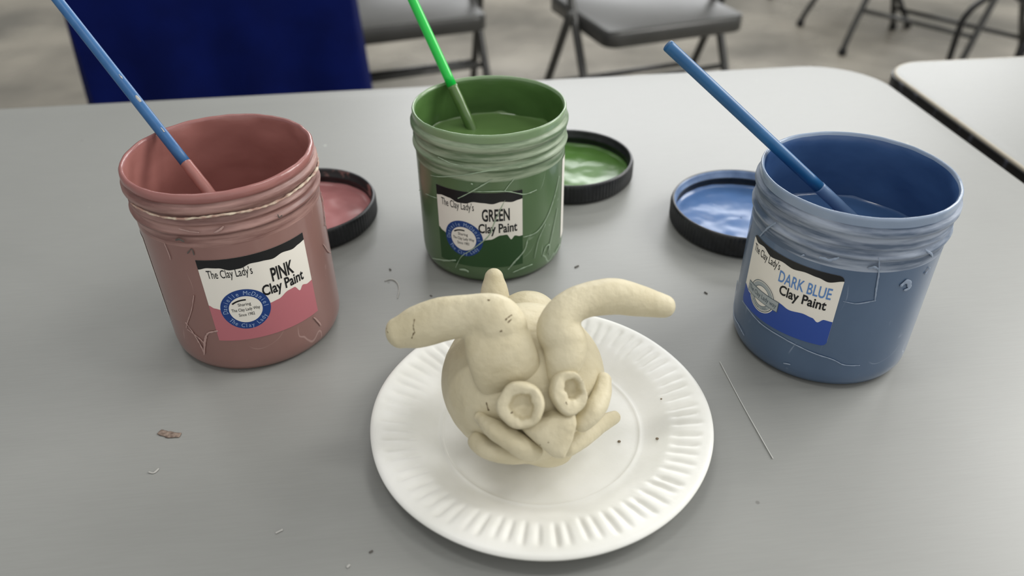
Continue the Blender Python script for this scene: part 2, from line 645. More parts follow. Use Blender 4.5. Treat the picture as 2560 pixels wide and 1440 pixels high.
def make_label(j, root, colour, word, word_m):
    R = body_r(j)
    if j == 'pink':
        L = Label(R, -6.2, 25.8, 61.8, 55.6)
    elif j == 'green':
        L = Label(R, -38.6, 14.3, 60.0, 57.0)
    else:
        L = Label(R, -76.0, 30.4, 59.6, 47.0)
    mats = [M['label_white'], M['label_black'], colour, M['badge_blue'], M['badge_ink'], word_m, M['badge_grey'], M['badge_pale']]
    w_, h_ = L.w, L.h
    if j != 'blue':
        L.region(0, w_, lambda u: 0, lambda u: h_, 0, 0, 48, 4)
        band = curve_fn([(0, 49.5), (5, 50.6), (11, 50.2), (17, 48.2), (22, 48.4), (28, 50.2), (34, 49.8), (40, 49.0), (46, 50.4), (53, 49.4), (57, 50.2), (62, 50.8)])
        L.region(0, w_, band, lambda u: h_, 1, 1, 60, 2)
        wave = curve_fn([(0, 25.2), (3, 23.2), (8, 21.6), (20, 20), (33, 21.5), (38, 22.2), (45, 25.2), (49, 25.4), (52, 21.2), (54.5, 23.8), (58, 22.6), (62, 23.0)])
        L.region(0, w_, lambda u: 0, wave, 1, 2, 80, 3)
        L.text("The Clay Lady's", 4.0, 28.0, 43.6, 5.2, 2, 1, 0.004)
        if j == 'pink':
            L.text(word, 37.2, 50.8, 35.0, 8.4, 2, 5, 0.026)
        else:
            L.text(word, 33.0, 51.2, 36.4, 8.5, 2, 5, 0.026)
        L.text('Clay Paint', 30.4, 56.2, 27.4, 6.6, 2, 1, 0.024)
        cu, cv, r = 19.6, 21.2, 13.6
        L.ring(cu, cv, 8.9, r, 2, 3)
        L.ring(cu, cv, 0.01, 9.0, 3, 0)
        L.arc_text('Danielle McDaniel', cu, cv, 11.2, math.radians(92), math.radians(196), 2.7, 4, 4, narrow=0.85)
        L.arc_text('The Clay Lady', cu, cv, 11.2, math.radians(-90), math.radians(118), 2.6, 4, 4, below=True, narrow=0.85)
        L.text('Sharing', cu - 3.6, cu + 3.4, cv + 2.6, 2.0, 4, 1, 0.006)
        L.text('The Clay Lady Way', cu - 7.7, cu + 7.7, cv - 0.9, 2.0, 4, 1, 0.006)
        L.text('Since 1982', cu - 4.4, cu + 4.2, cv - 4.4, 2.0, 4, 1, 0.006)
        L.ring(cu - 0.4, cv - 3.2, 9.3, 10.3, 4, 1, 24, 1.0, 1, math.radians(80), math.radians(128))
    else:
        rc = 3.2

        def lo(u):
            d = min(u, w_ - u)
            return rc - math.sqrt(max(rc * rc - (rc - d) ** 2, 0)) if d < rc else 0.0
        L.region(0, w_, lo, lambda u: h_ - lo(u), 0, 0, 120, 4)
        band = curve_fn([(0, 45.2), (5, 43.6), (11, 44.6), (18, 42.2), (26, 43.4), (33, 42.4), (40, 43.4), (47, 42.8), (52, 41.6), (59.6, 43.8)])
        L.region(0.3, w_ - 0.05, lambda u: min(band(u), h_ - lo(u)), lambda u: h_ - lo(u), 1, 1, 120, 2)
        wave = curve_fn([(0, 12.6), (6, 10.0), (16, 12), (30, 17.8), (36, 16.4), (44, 17.6), (49, 16.8), (52, 14.8), (55, 17.4), (60, 17.0)])
        L.region(0.05, w_ - 0.05, lo, lambda u: max(wave(u), lo(u)), 1, 2, 120, 3)
        L.text("The Clay Lady's", 2.6, 25.4, 37.6, 4.6, 2, 1, 0.004)
        L.text(word, 26.0, 55.4, 31.0, 7.0, 2, 5, 0.012)
        L.text('Clay Paint', 28.0, 54.4, 23.7, 5.9, 2, 1, 0.024)
        cu, cv = 17.0, 14.8
        L.ring(cu, cv, 0.01, 10.4, 2, 0)
        L.ring(cu, cv, 9.3, 9.8, 3, 6, 64, 1, 1)
        L.ring(cu, cv, 6.6, 8.8, 3, 7, 64, 1, 1)
        L.ring(cu, cv, 6.2, 6.6, 3, 6, 64, 1, 1)
        L.region(cu - 12.5, cu + 12.8, lambda u: cv - 3.7, lambda u: cv + 3.3, 4, 6, 24, 1)
        L.region(cu - 12.1, cu + 12.4, lambda u: cv - 3.3, lambda u: cv + 2.9, 5, 7, 24, 1)
        L.text('The Clay Lady way', cu - 11.4, cu + 11.7, cv - 1.3, 2.8, 6, 6, 0.012)
        L.arc_text('since 1982', cu, cv, 7.7, math.radians(-90), math.radians(95), 1.5, 4, 6, below=True, narrow=0.8)
    o = L.b.build('label', mats, root, fix=False)
    return o


def make_jar(j, label, cols, word, word_m, level, streaks, backlabel):
    (cx, cy), R, H = JAR[j]
    root = thing('paint_jar', label, 'jar', (cx, cy, TZ))
    RB = body_r(j)
    rnd = random.Random(len(j))
    outer = [(0.0, 0.0015), (RB - 0.010, 0.0015), (RB - 0.008, 0.0002), (RB - 0.0048, 0.0004), (RB - 0.0020, 0.0022), (RB - 0.0005, 0.0055), (RB, 0.010)]
    outer += [(RB, z) for z in np.linspace(0.014, H - 0.032, 12)]
    nb = len(outer)
    neck = [(RB + 0.0000, H - 0.0262), (RB + 0.0002, H - 0.0244), (RB + 0.0015, H - 0.0239), (RB + 0.0017, H - 0.0228), (RB + 0.0014, H - 0.0218), (RB + 0.0001, H - 0.0212),
            (RB + 0.0000, H - 0.0186), (RB + 0.0007, H - 0.0182), (RB + 0.0008, H - 0.0172), (RB + 0.0001, H - 0.0167), (RB + 0.0000, H - 0.0124), (RB + 0.0003, H - 0.0116), (RB + 0.0018, H - 0.0110),
            (RB + 0.0021, H - 0.0098), (RB + 0.0020, H - 0.0082), (RB + 0.0016, H - 0.0072), (RB + 0.0003, H - 0.0066), (RB + 0.0001, H - 0.0056)]
    nn = nb + len(neck)
    lipr = R
    if j == 'pink':
        lip = [(lipr, H - 0.0052), (lipr + 0.0005, H - 0.0036), (lipr + 0.0003, H - 0.0016), (lipr - 0.0004, H - 0.0003), (lipr - 0.0014, H), (lipr - 0.0022, H - 0.0005), (lipr - 0.0026, H - 0.0018)]
    else:
        lip = [(lipr - 0.0004, H - 0.0046), (lipr - 0.0004, H - 0.0022), (lipr - 0.0003, H - 0.0010), (lipr - 0.0008, H - 0.0001), (lipr - 0.0013, H), (lipr - 0.0019, H - 0.0005), (lipr - 0.0024, H - 0.0018)]
    nl = nn + len(lip)
    inner = [(lipr - 0.0028, H - 0.004)] + [(lipr - 0.0028, z) for z in np.linspace(H - 0.008, level - 0.006, 14)] + [(lipr - 0.004, level - 0.010), (0.0, level - 0.010)]
    prof = outer + neck + lip + inner
    lumps = 0.00034 if j == 'pink' else 0.00018

    def fn(r, z, a, k):
        if r < 1e-5:
            return r, z
        q = Vector((math.cos(a) * 3.0, math.sin(a) * 3.0, z * 60 + cx * 40))
        if k >= nl:
            r += 0.0009 * (noise.noise(q * 1.1) - 0.2)
        elif k >= nn:
            r += lumps * noise.noise(q * 2.6)
            z += lumps * noise.noise(q * 2.1 + Vector((5, 0, 0)))
        elif k >= nb:
            r += 0.00016 * noise.noise(q * 3)
        return r, z
    b = MB()

    def mfn(k):
        return 0 if k < nb - 1 else 1 if k < nn - 1 else 2 if k < nl - 1 else 3
    b.lathe(prof, 160, fn=fn, mfn=mfn)
    b.build('body', [cols['body'], cols['neck'], cols['lip'], cols['inner']], root)
    # the paint left in the jar, with a raised meniscus along the wall
    b = MB()
    rp = lipr - 0.0022
    pr = [(0.0005, level)] + [(rp * t, level + 0.0002 * math.sin(t * 9)) for t in np.linspace(0.1, 0.93, 10)] + [(rp * 0.965, level + 0.0006), (rp * 0.99, level + 0.0016), (rp, level + 0.0032)]

    def fp(r, z, a, k):
        q = Vector((r * math.cos(a), r * math.sin(a), 0)) * 55
        return r, z + 0.0007 * noise.noise(q + Vector((cx * 50, 3, 1))) * (0.3 + r / rp)
    b.lathe(pr, 128, fn=fp)
    b.fan(0.0005, level, 128)
    b.build('paint', cols['paint'], root)
    make_label(j, root, cols['label'], word, word_m)
    # edge of the second label on the far side of the jar
    if backlabel:
        L = Label(RB, backlabel[0], backlabel[1], backlabel[2], backlabel[3])
        L.region(0, L.w, lambda u: 0, lambda u: L.h, 0, 0, 32, 4)
        o = L.b.build('back_label', M['label_white'], root, fix=False)
        o['label'] = 'plain white edge of the back label'
    # dried threads and dabs of paint on the outer wall
    for pts, wd, m in streaks:
        bb = MB()
        P = []
        for x, y in pts:
            th, z = hit(j, x, y)
            rr = RB + 0.00055
            if z > H - 0.012:
                rr = R + 0.0004
            elif z > H - 0.028:
                rr = RB + 0.0018
            P.append(Vector(on_jar(rr, th, z)))
        mid = sum(P, Vector()) / len(P)
        nrm = Vector((mid.x, mid.y, 0)).normalized()
        n = len(P)
        bb.sweep(P, [(wd * 0.58 * (0.35 + 0.65 * math.sin(PI * (i + 0.5) / n)) * (0.75 + 0.5 * rnd.random()), 0.00018) for i in range(n)], 8, ref=nrm, sub=7, cap=1, amp=wd * 0.4, freq=700)
        bb.build('dried_paint', m, root)
    return root


def wall_mat(name, c1, c2, pale):
    m = mat(name, c1, 0.34, 0.45, rgb2=c2, nscale=22, ndetail=6, lo=0.35, hi=0.7, bump=0.03, bscale=40, stretch=(1, 1, 0.6), coat=0.35)
    nt = m.node_tree
    b = nt.nodes['Principled BSDF']
    tc = [n for n in nt.nodes if n.type == 'TEX_COORD'][0]
    col = b.inputs['Base Color'].links[0].from_socket

    def nz(scale, detail, sx, dist=0.0):
        mp = nt.nodes.new('ShaderNodeMapping')
        mp.inputs['Scale'].default_value = sx
        nt.links.new(tc.outputs['Object'], mp.inputs['Vector'])
        n = nt.nodes.new('ShaderNodeTexNoise')
        n.inputs['Scale'].default_value = scale
        n.inputs['Detail'].default_value = detail
        n.inputs['Distortion'].default_value = dist
        nt.links.new(mp.outputs['Vector'], n.inputs['Vector'])
        return n.outputs['Fac']

    def mth(op, a, v):
        n = nt.nodes.new('ShaderNodeMath')
        n.operation = op
        nt.links.new(a, n.inputs[0])
        if isinstance(v, float):
            n.inputs[1].default_value = v
        else:
            nt.links.new(v, n.inputs[1])
        return n.outputs['Value']

    def rng(a, lo, hi, o0, o1):
        n = nt.nodes.new('ShaderNodeMapRange')
        for k, x in (('From Min', lo), ('From Max', hi), ('To Min', o0), ('To Max', o1)):
            n.inputs[k].default_value = x
        nt.links.new(a, n.inputs['Value'])
        return n.outputs['Result']
    line = rng(mth('ABSOLUTE', mth('SUBTRACT', nz(16, 2, (1, 1, 0.45), 1.2), 0.5), 0.0), 0.0015, 0.006, 0.8, 0.0)
    mask = rng(nz(30, 2, (1, 1, 1)), 0.55, 0.64, 0.0, 1.0)
    dabs = rng(nz(75, 3, (1, 1, 1)), 0.70, 0.74, 0.0, 0.65)
    fac = mth('MAXIMUM', mth('MULTIPLY', line, mask), dabs)
    mx = nt.nodes.new('ShaderNodeMixRGB')
    mx.inputs['Color2'].default_value = lin(pale)
    nt.links.new(fac, mx.inputs['Fac'])
    nt.links.new(col, mx.inputs['Color1'])
    nt.links.new(mx.outputs['Color'], b.inputs['Base Color'])
    return m


def jar_cols(n, body, body2, neck, neck2, lip, inner, inner2, paint, label, streak):
    return {
        'body': wall_mat(n + '_jar_wall', body, body2, streak),
        'neck': mat(n + '_jar_neck', neck, 0.45, 0.45, rgb2=neck2, nscale=30, ndetail=8, lo=0.38, hi=0.62, bump=0.15, bscale=120, stretch=(1, 1, 9)),
        'lip': mat(n + '_jar_lip', lip, 0.25, 0.5, bump=0.15, bscale=150),
        'inner': mat(n + '_coated_inner_wall', inner, 0.30, 0.5, rgb2=inner2, nscale=22, ndetail=4, bump=0.22, bscale=45, stretch=(1, 1, 2)),
        'paint': mat(n + '_wet_paint', paint, 0.12, 0.5, bump=0.05, bscale=30),
        'label': mat(n + '_label_print', label, 0.42, 0.4),
        'streak': mat(n + '_dried_streak', streak, 0.45, 0.4),
    }


CP = jar_cols('pink', (129, 95, 89), (140, 106, 100), (112, 78, 73), (158, 124, 117), (146, 98, 94), (142, 94, 88), (156, 106, 100), (150, 98, 93), (178, 106, 114), (172, 142, 136))
CG = jar_cols('green', (76, 100, 66), (88, 113, 78), (88, 110, 80), (148, 162, 138), (122, 146, 110), (67, 97, 50), (76, 108, 57), (88, 116, 66), (40, 72, 36), (150, 170, 146))
CB = jar_cols('blue', (72, 92, 118), (84, 104, 130), (74, 90, 112), (152, 162, 178), (136, 152, 174), (54, 82, 126), (64, 94, 138), (62, 92, 134), (44, 74, 152), (138, 152, 172))
M['cream_residue'] = mat('cream_dried_residue', (198, 184, 164), 0.6, 0.3, rgb2=(160, 128, 116), nscale=160, lo=0.4, hi=0.6, bump=0.3, bscale=400)
M['word_black'] = M['label_black']
M['word_blue'] = mat('label_light_blue_print', (88, 130, 188), 0.42, 0.4)

S = CP['streak']
pink = make_jar('pink', 'jar of pink clay paint, leftmost jar, blue brush standing in it', CP, 'PINK', M['word_black'], 0.066, [
    ([(486, 738), (480, 775), (470, 805), (468, 818)], 0.0007, S),
    ([(466, 805), (490, 840), (506, 868), (512, 884)], 0.0008, S),
    ([(545, 826), (522, 832), (514, 850), (512, 886)], 0.0012, S),
    ([(470, 822), (500, 845), (515, 862)], 0.0006, S),
    ([(783, 793), (793, 803), (801, 813)], 0.0010, S),
    ([(452, 568), (476, 574), (500, 577)], 0.0008, S),
    ([(536, 577), (548, 572), (558, 562)], 0.0009, S),
    ([(800, 480), (806, 510), (810, 540), (812, 565)], 0.0010, S),
    ([(806, 610), (818, 628), (824, 632)], 0.0008, S),
    ([(412, 606), (424, 634), (428, 648)], 0.0005, S),
    ([(690, 534), (694, 540), (700, 536)], 0.0006, M['mark_grey']),
    ([(440, 600), (452, 594), (464, 600)], 0.0009, M['mark_grey']),
    ([(470, 632), (480, 622), (486, 636)], 0.0007, M['mark_grey']),
], (-79.2, 27, 30, 56))
S = CG['streak']
green = make_jar('green', 'jar of green clay paint, the middle jar, bright green brush standing in it', CG, 'GREEN', M['word_black'], 0.0826, [
    ([(1046, 424), (1090, 440), (1150, 438), (1220, 424), (1300, 415)], 0.0005, S),
    ([(1050, 475), (1075, 488), (1095, 495)], 0.0005, S),
    ([(1146, 495), (1180, 478), (1205, 463), (1232, 447)], 0.0007, S),
    ([(1260, 478), (1272, 462), (1284, 447)], 0.0007, S),
    ([(1185, 478), (1225, 478), (1270, 478), (1310, 485), (1340, 474)], 0.0008, S),
    ([(1140, 668), (1155, 640), (1185, 620), (1222, 588), (1240, 545), (1262, 500)], 0.0006, S),
    ([(1308, 592), (1340, 580), (1365, 545), (1385, 490), (1396, 440)], 0.0008, S),
    ([(1318, 598), (1310, 625), (1285, 655), (1270, 672)], 0.0009, S),
    ([(1335, 645), (1345, 600), (1362, 560)], 0.0005, S),
    ([(1368, 632), (1380, 580), (1392, 520)], 0.0006, S),
    ([(1356, 640), (1362, 620), (1372, 612), (1372, 638)], 0.0010, S),
    ([(1384, 636), (1392, 622), (1398, 610)], 0.0008, S),
    ([(1082, 645), (1110, 650), (1140, 650)], 0.0010, S),
    ([(1150, 672), (1162, 674), (1172, 678)], 0.0014, S),
    ([(1282, 680), (1300, 672), (1330, 660)], 0.0008, S),
    ([(1100, 390), (1130, 405), (1160, 412)], 0.0005, S),
    ([(1178, 458), (1182, 460)], 0.0010, S),
], (63.5, 15, 30, 62))
S = CB['streak']
blue = make_jar('blue', 'jar of dark blue clay paint, rightmost jar, cut blue brush handle leaning left in it', CB, 'DARK BLUE', M['word_blue'], 0.0715, [
    ([(2195, 640), (2196, 680), (2190, 720), (2186, 752)], 0.0008, S),
    ([(2108, 752), (2140, 758), (2168, 754), (2188, 750)], 0.0005, S),
    ([(1858, 752), (1900, 805), (1960, 845), (2030, 880), (2080, 897), (2110, 911), (2148, 912)], 0.0007, S),
    ([(1840, 700), (1836, 780), (1850, 815), (1862, 838)], 0.0006, S),
    ([(1902, 590), (1925, 570), (1945, 555)], 0.0011, S),
    ([(2250, 715), (2266, 702), (2272, 718), (2258, 724)], 0.0020, S),
    ([(2170, 670), (2184, 664), (2194, 672)], 0.0014, S),
    ([(2306, 620), (2320, 630), (2328, 640)], 0.0012, S),
    ([(2050, 640), (2075, 646), (2098, 640)], 0.0014, S),
    ([(2004, 638), (2012, 636)], 0.0010, S),
    ([(2310, 685), (2322, 668)], 0.0010, S),
    ([(1960, 907), (1976, 910)], 0.0008, S),
], None)


def residue(j, z0, pts, wd, m, root):
    """crust of dried paint lying on the neck below the lip"""
    RB = body_r(j)
    bb = MB()
    P = [Vector(on_jar(RB + 0.0017, math.radians(a), z0 + 0.0006 * math.sin(a * 0.11))) for a in pts]
    n = len(P)
    bb.sweep(P, [(wd * (0.6 + 0.4 * math.sin(PI * (i + 0.5) / n)), 0.0006) for i in range(n)], 8, ref=(0, 0, 1), sub=8, cap=2, amp=0.0006, freq=350)
    return bb.build('dried_crust', m, root)


H = JAR['pink'][2]
o = residue('pink', H - 0.0128, list(range(-45, 120, 8)), 0.0010, M['cream_residue'], pink)
o['label'] = 'cream coloured dried crust'


# ------------------------------------------------------------------ brushes
def brush(name_label, j, rim_px, rim_z, in_px, in_z, coat_px, end_px, r_low, r_high, m_handle, m_coat, extra=0.0, marks=()):
    A = at(rim_px[0], rim_px[1], rim_z)
    B = at(in_px[0], in_px[1], in_z)
    d = (A - B).normalized()

    def along(px):                          # the point of the axis nearest to the sight line through px
        s = FW + RT * ((px[0] - 1280) / F_PX) + UP * ((720 - px[1]) / F_PX)
        n = s.cross(d)
        n2 = s.cross(n)
        return n2.dot(EYE - B) / n2.dot(d)
    t_end = along(end_px) + extra
    t_coat = along(coat_px)
    t0 = -0.010
    root = thing('paintbrush', name_label, 'paintbrush', B + d * t0)
    O = root.location.copy()
    rad = lambda t: r_low + (r_high - r_low) * max(0, min(1, t / t_end))
    b = MB()
    ts = list(np.linspace(t_coat - 0.0008, t_end - 0.002, 14))
    re = rad(t_end)
    pts = [(t, rad(t)) for t in ts] + [(t_end - 0.0009, re), (t_end - 0.0003, re * 0.93), (t_end, re * 0.78)]
    b.sweep([B + d * t - O for t, r in pts], [r for t, r in pts], 28, cap=0)
    b.build('handle', m_handle, root)
    b = MB()
    ts = np.linspace(t0, t_coat, 12)
    b.sweep([B + d * t - O for t in ts], [rad(t) + 0.00022 + 0.00006 * math.sin(i * 1.7) for i, t in enumerate(ts)], 28, sub=2, cap=0, amp=0.00012, freq=160)
    o = b.build('paint_coated_tip', m_coat, root)
    o['label'] = 'lower end coated in wet paint'
    for px, ln, wd in marks:
        t = along(px)
        to = (EYE - (B + d * t))
        to = (to - d * to.dot(d)).normalized()
        side = d.cross(to)
        b = MB()
        q = B + d * t - O + (to * 0.9 + side * 0.4).normalized() * (rad(t) + 0.0000)
        b.sweep([q - d * ln, q, q + d * ln], [(wd * 0.6, 0.0003), (wd, 0.0004), (wd * 0.5, 0.0003)], 8, ref=to, sub=3, cap=2, amp=0.0004, freq=600)
        b.build('paint_chip', M['mark_pale'], root)
    return root


M['brush_blue'] = mat('blue_painted_handle', (24, 82, 130), 0.38, 0.45, rgb2=(34, 94, 142), nscale=60)
M['brush_steel_blue'] = mat('worn_blue_handle', (34, 84, 134), 0.42, 0.45, rgb2=(48, 98, 146), nscale=60)
M['brush_green'] = mat('bright_green_handle', (22, 190, 70), 0.30, 0.5)
M['coat_pink'] = mat('wet_pink_coat', (150, 100, 94), 0.28, 0.5)
M['coat_green'] = mat('wet_green_coat', (84, 112, 62), 0.22, 0.5)
M['coat_blue'] = mat('wet_blue_coat', (96, 122, 158), 0.28, 0.5)

brush('long steel blue paintbrush leaning out of the pink paint jar', 'pink', (406, 333), 0.1222, (520, 478), 0.096, (465, 408), (160, 14), 0.0032, 0.0030,
      M['brush_steel_blue'], M['coat_pink'], extra=0.05, marks=(((337, 260), 0.0022, 0.0010), ((302, 200), 0.0016, 0.0004), ((393, 340), 0.0016, 0.0004)))
brush('bright green paintbrush leaning out of the green paint jar', 'green', (1126, 205), 0.1118, (1178, 318), 0.0826, (1131, 214), (1042, 14), 0.0036, 0.0030,
      M['brush_green'], M['coat_green'], extra=0.05)
brush('short cut blue paintbrush handle leaning left over the dark blue jar', 'blue', (1928, 356), 0.1195, (2105, 522), 0.0790, (2046, 468), (1668, 112), 0.0034, 0.0033,
      M['brush_blue'], M['coat_blue'])


# ------------------------------------------------------------------ lids
def make_lid(label, x, y, R, film, wall_m, level=0.0035, rim_film=None, seed=0.0, top_m=None):
    root = thing('jar_lid', label, 'lid', (x, y, TZ))
    h = 0.0175
    b = MB()
    ribs = 110
    prof = [(0.0, 0.0004), (R - 0.003, 0.0004), (R - 0.0012, 0.0012), (R, 0.003), (R, h - 0.003), (R - 0.0003, h - 0.0012), (R - 0.0010, h), (R - 0.0022, h - 0.0002),
            (R - 0.0030, h - 0.0016), (R - 0.0032, h - 0.005), (R - 0.0042, h - 0.0058), (R - 0.0042, h - 0.0074), (R - 0.0032, h - 0.0085), (R - 0.0033, 0.0036), (R - 0.006, 0.0022), (0.0, 0.0022)]

    def fn(r, z, a, k):
        if k in (3, 4):
            r += 0.00035 * math.cos(a * ribs)
        return r, z
    b.lathe(prof, ribs * 4, fn=fn, mfn=lambda k: 0 if k < 7 or wall_m is None else (1 if k < 10 or k > 12 else 0))
    b.build('shell', [M['black_plastic'], wall_m or M['black_plastic']], root)
    b = MB()
    rp = R - 0.0036
    pr = [(0.0006, level)] + [(rp * t, level) for t in np.linspace(0.06, 0.95, 20)] + [(rp * 0.98, level + 0.0008), (rp, level + 0.0022)]

    def fp(r, z, a, k):
        q = Vector((r * math.cos(a), r * math.sin(a), 0))
        return r, z + 0.0011 * noise.noise(q * 46 + Vector((seed, 0, 0))) + 0.0004 * noise.noise(q * 120 + Vector((seed, 9, 0)))
    b.lathe(pr, 128, fn=fp)
    b.build('paint_film', film, root)
    return root


LP = mat('pink_lid_paint', (160, 104, 104), 0.27, 0.45, rgb2=(172, 116, 116), nscale=30)
LG = mat('green_lid_paint', (74, 112, 50), 0.27, 0.45, rgb2=(84, 122, 60), nscale=30)
LB = mat('blue_lid_paint', (72, 104, 152), 0.27, 0.45, rgb2=(82, 114, 162), nscale=30)
LBW = mat('pale_blue_smeared_wall', (120, 142, 176), 0.35, 0.5, rgb2=(90, 112, 146), nscale=60)
LPW = mat('pink_smeared_wall', (120, 84, 80), 0.4, 0.5, rgb2=(26, 24, 26), nscale=90, lo=0.42, hi=0.5)
make_lid('black lid with pink paint inside, lying behind the pink jar', -0.1588, 0.5290, 0.0535, LP, LPW, seed=2.0)
make_lid('black lid with green paint inside, lying behind the green jar', 0.0495, 0.5970, 0.0543, LG, None, seed=5.0)
make_lid('black lid with blue paint inside, lying behind the dark blue jar', 0.1770, 0.5145, 0.0542, LB, LBW, seed=8.0)

# ------------------------------------------------------------------ paper plate
PX, PY, PR = 0.01436, 0.29953, 0.0910


def plate_z(t):                             # t = r / R -> height of the upper face
    pts = [(0, 0.0016), (0.545, 0.0016), (0.575, 0.0018), (0.59, 0.0026), (0.605, 0.0024), (0.63, 0.0030), (0.70, 0.0064), (0.76, 0.0094), (0.84, 0.0116), (0.94, 0.0132), (0.975, 0.0134), (0.992, 0.0128), (1.0, 0.0118)]
    for i in range(len(pts) - 1):
        if t <= pts[i + 1][0]:
            s = (t - pts[i][0]) / (pts[i + 1][0] - pts[i][0])
            return pts[i][1] + (pts[i + 1][1] - pts[i][1]) * s
    return pts[-1][1]


plate = thing('paper_plate', 'white fluted paper plate under the clay animal', 'plate', (PX, PY, TZ))
NF = 72
rr = [0.0, 0.15, 0.3, 0.45, 0.53, 0.56, 0.575, 0.583, 0.59, 0.597, 0.605, 0.62, 0.645, 0.67, 0.70, 0.725, 0.745, 0.765, 0.785, 0.81, 0.835, 0.86, 0.885, 0.91, 0.93, 0.945, 0.96, 0.975, 0.987, 0.995, 1.0]
seg = NF * 10
b = MB()
rnd = random.Random(4)
amp_k = [0.55 + 0.6 * rnd.random() for _ in range(NF)]
st_k = [0.735 + 0.03 * rnd.random() for _ in range(NF)]
en_k = [0.925 + 0.025 * rnd.random() for _ in range(NF)]
ph_k = [0.25 * (rnd.random() - 0.5) for _ in range(NF)]
top = []
for i in range(seg):
    a = 2 * PI * i / seg
    fi = a / (2 * PI) * NF
    k = int(fi) % NF
    fr = fi - int(fi)
    for t in rr:
        z = plate_z(t)
        s = max(0.0, min(1.0, (t - st_k[k]) / 0.05)) * max(0.0, min(1.0, (en_k[k] - t) / 0.035))
        pr_ = math.exp(-((fr - 0.5 - ph_k[k]) / 0.22) ** 2)
        z += -0.0014 * amp_k[k] * s * pr_ + 0.0002 * s
        if t > 0.6:
            z += 0.0008 * (t - 0.6) * 2.5 * noise.noise(Vector((math.cos(a) * 1.6, math.sin(a) * 1.6, 4.0)))
        r = PR * t * (1 + (0.004 * noise.noise(Vector((math.cos(a) * 2, math.sin(a) * 2, 1.0))) if t > 0.9 else 0))
        top.append((r * math.cos(a), r * math.sin(a), z))
n = len(rr)
und = [(x, y, max(z - 0.0011, 0.0003)) for x, y, z in top]
fs = []
o2 = len(top)
for i in range(seg):
    k = (i + 1) % seg
    for j in range(n - 1):
        fs.append((i * n + j, i * n + j + 1, k * n + j + 1, k * n + j))
        fs.append((o2 + i * n + j, o2 + k * n + j, o2 + k * n + j + 1, o2 + i * n + j + 1))
    fs.append((i * n + n - 1, o2 + i * n + n - 1, o2 + k * n + n - 1, k * n + n - 1))
b.add(top + und, fs)
o = b.build('dish', M['plate'], plate, fix=False)
bm = bmesh.new()
bm.from_mesh(o.data)
bmesh.ops.remove_doubles(bm, verts=bm.verts, dist=1e-6)
bmesh.ops.recalc_face_normals(bm, faces=bm.faces)
bm.to_mesh(o.data)
bm.free()

# ------------------------------------------------------------------ clay animal
CB0 = Vector((0.0050, 0.2900, TZ + 0.0425))  # middle of the head
CR = Vector((0.0415, 0.0400, 0.0415))
D0 = (CB0 - EYE).dot(FW)
clay = thing('clay_animal', 'unfired beige clay animal with long drooping ears sitting on the plate', 'sculpture', (CB0.x, CB0.y, TZ + 0.0016))
KO = clay.location.copy()


def cd(px, py, dd):
    return atd(px, py, D0 + dd)


def remesh(o, size, smooth_it=4, fac=0.5, amp=0.0, freq=60):
    md = o.modifiers.new('r', 'REMESH')
    md.mode = 'VOXEL'
    md.voxel_size = size
    dg = bpy.context.evaluated_depsgraph_get()
    me = bpy.data.meshes.new_from_object(o.evaluated_get(dg))
    o.modifiers.clear()
    old = o.data
    me.materials.clear()
    for m in old.materials:
        me.materials.append(m)
    o.data = me
    bpy.data.meshes.remove(old)
    me.name = o.name
    bm = bmesh.new()
    bm.from_mesh(me)
    for _ in range(smooth_it):
        bmesh.ops.smooth_vert(bm, verts=bm.verts, factor=fac, use_axis_x=True, use_axis_y=True, use_axis_z=True)
    if amp:
        bm.normal_update()
        for v in bm.verts:
            ridge = abs(noise.noise(v.co * freq * 0.8 + Vector((7, 3, 1))))
            v.co += v.normal * (amp * noise.noise(v.co * freq) - amp * 1.1 * ridge + amp * 0.22 * noise.noise(v.co * freq * 4.1))
    for f in bm.faces:
        f.smooth = True
    bm.to_mesh(me)
    bm.free()
    return o


def ball(b, c, r, rot=None, n=40, m=28, zmin=None):
    vs, fs = [], []
    c = Vector(c)
    for j in range(m + 1):
        ph = PI * j / m
        for i in range(n):
            a = 2 * PI * i / n
            p = Vector((r[0] * math.sin(ph) * math.cos(a), r[1] * math.sin(ph) * math.sin(a), r[2] * math.cos(ph)))
            if rot:
                p = rot @ p
            p = c + p
            if zmin is not None and p.z < zmin:
                p.z = zmin
            vs.append(p)
    for j in range(m):
        for i in range(n):
            k = (i + 1) % n
            fs.append((j * n + i, (j + 1) * n + i, (j + 1) * n + k, j * n + k))
    b.add(vs, fs)


ZP = 0.0011                                  # where the clay meets the plate, in the animal's own frame
b = MB()
L0 = CB0 - KO
ball(b, L0, CR, zmin=ZP)
for i, p in enumerate(b.v):                 # egg shape: narrower and drawn to the right near the plate
    t = max(0.0, (L0.z - p[2]) / CR.z)
    b.v[i] = (L0.x + (p[0] - L0.x) * (1 - 0.34 * t * t) + 0.0075 * t * t, p[1], p[2])
# back of the hollow ball and the chin
ball(b, cd(1318, 812, 0.028) - KO, (0.019, 0.020, 0.018))
ball(b, cd(1366, 1126, -0.004) - KO, (0.014, 0.010, 0.0070), zmin=ZP)
o = b.build('head', M['clay'], clay)
remesh(o, 0.0011, 5, 0.5, 0.0006, 45)
from mathutils.bvhtree import BVHTree
CLAY = [o]


def cast(px, py, objs=None):
    d = (FW + RT * ((px - 1280) / F_PX) + UP * ((720 - py) / F_PX)).normalized()
    best = None
    for ob in objs or CLAY:
        t = BVHTree.FromPolygons([v.co for v in ob.data.vertices], [tuple(p.vertices) for p in ob.data.polygons])
        h = t.ray_cast(EYE - KO, d)
        if h[0] is not None and (best is None or h[3] < best[2]):
            best = (h[0] + KO, h[1], h[3])
    return best


HEAD = BVHTree.FromPolygons([v.co for v in o.data.vertices], [tuple(p.vertices) for p in o.data.polygons])


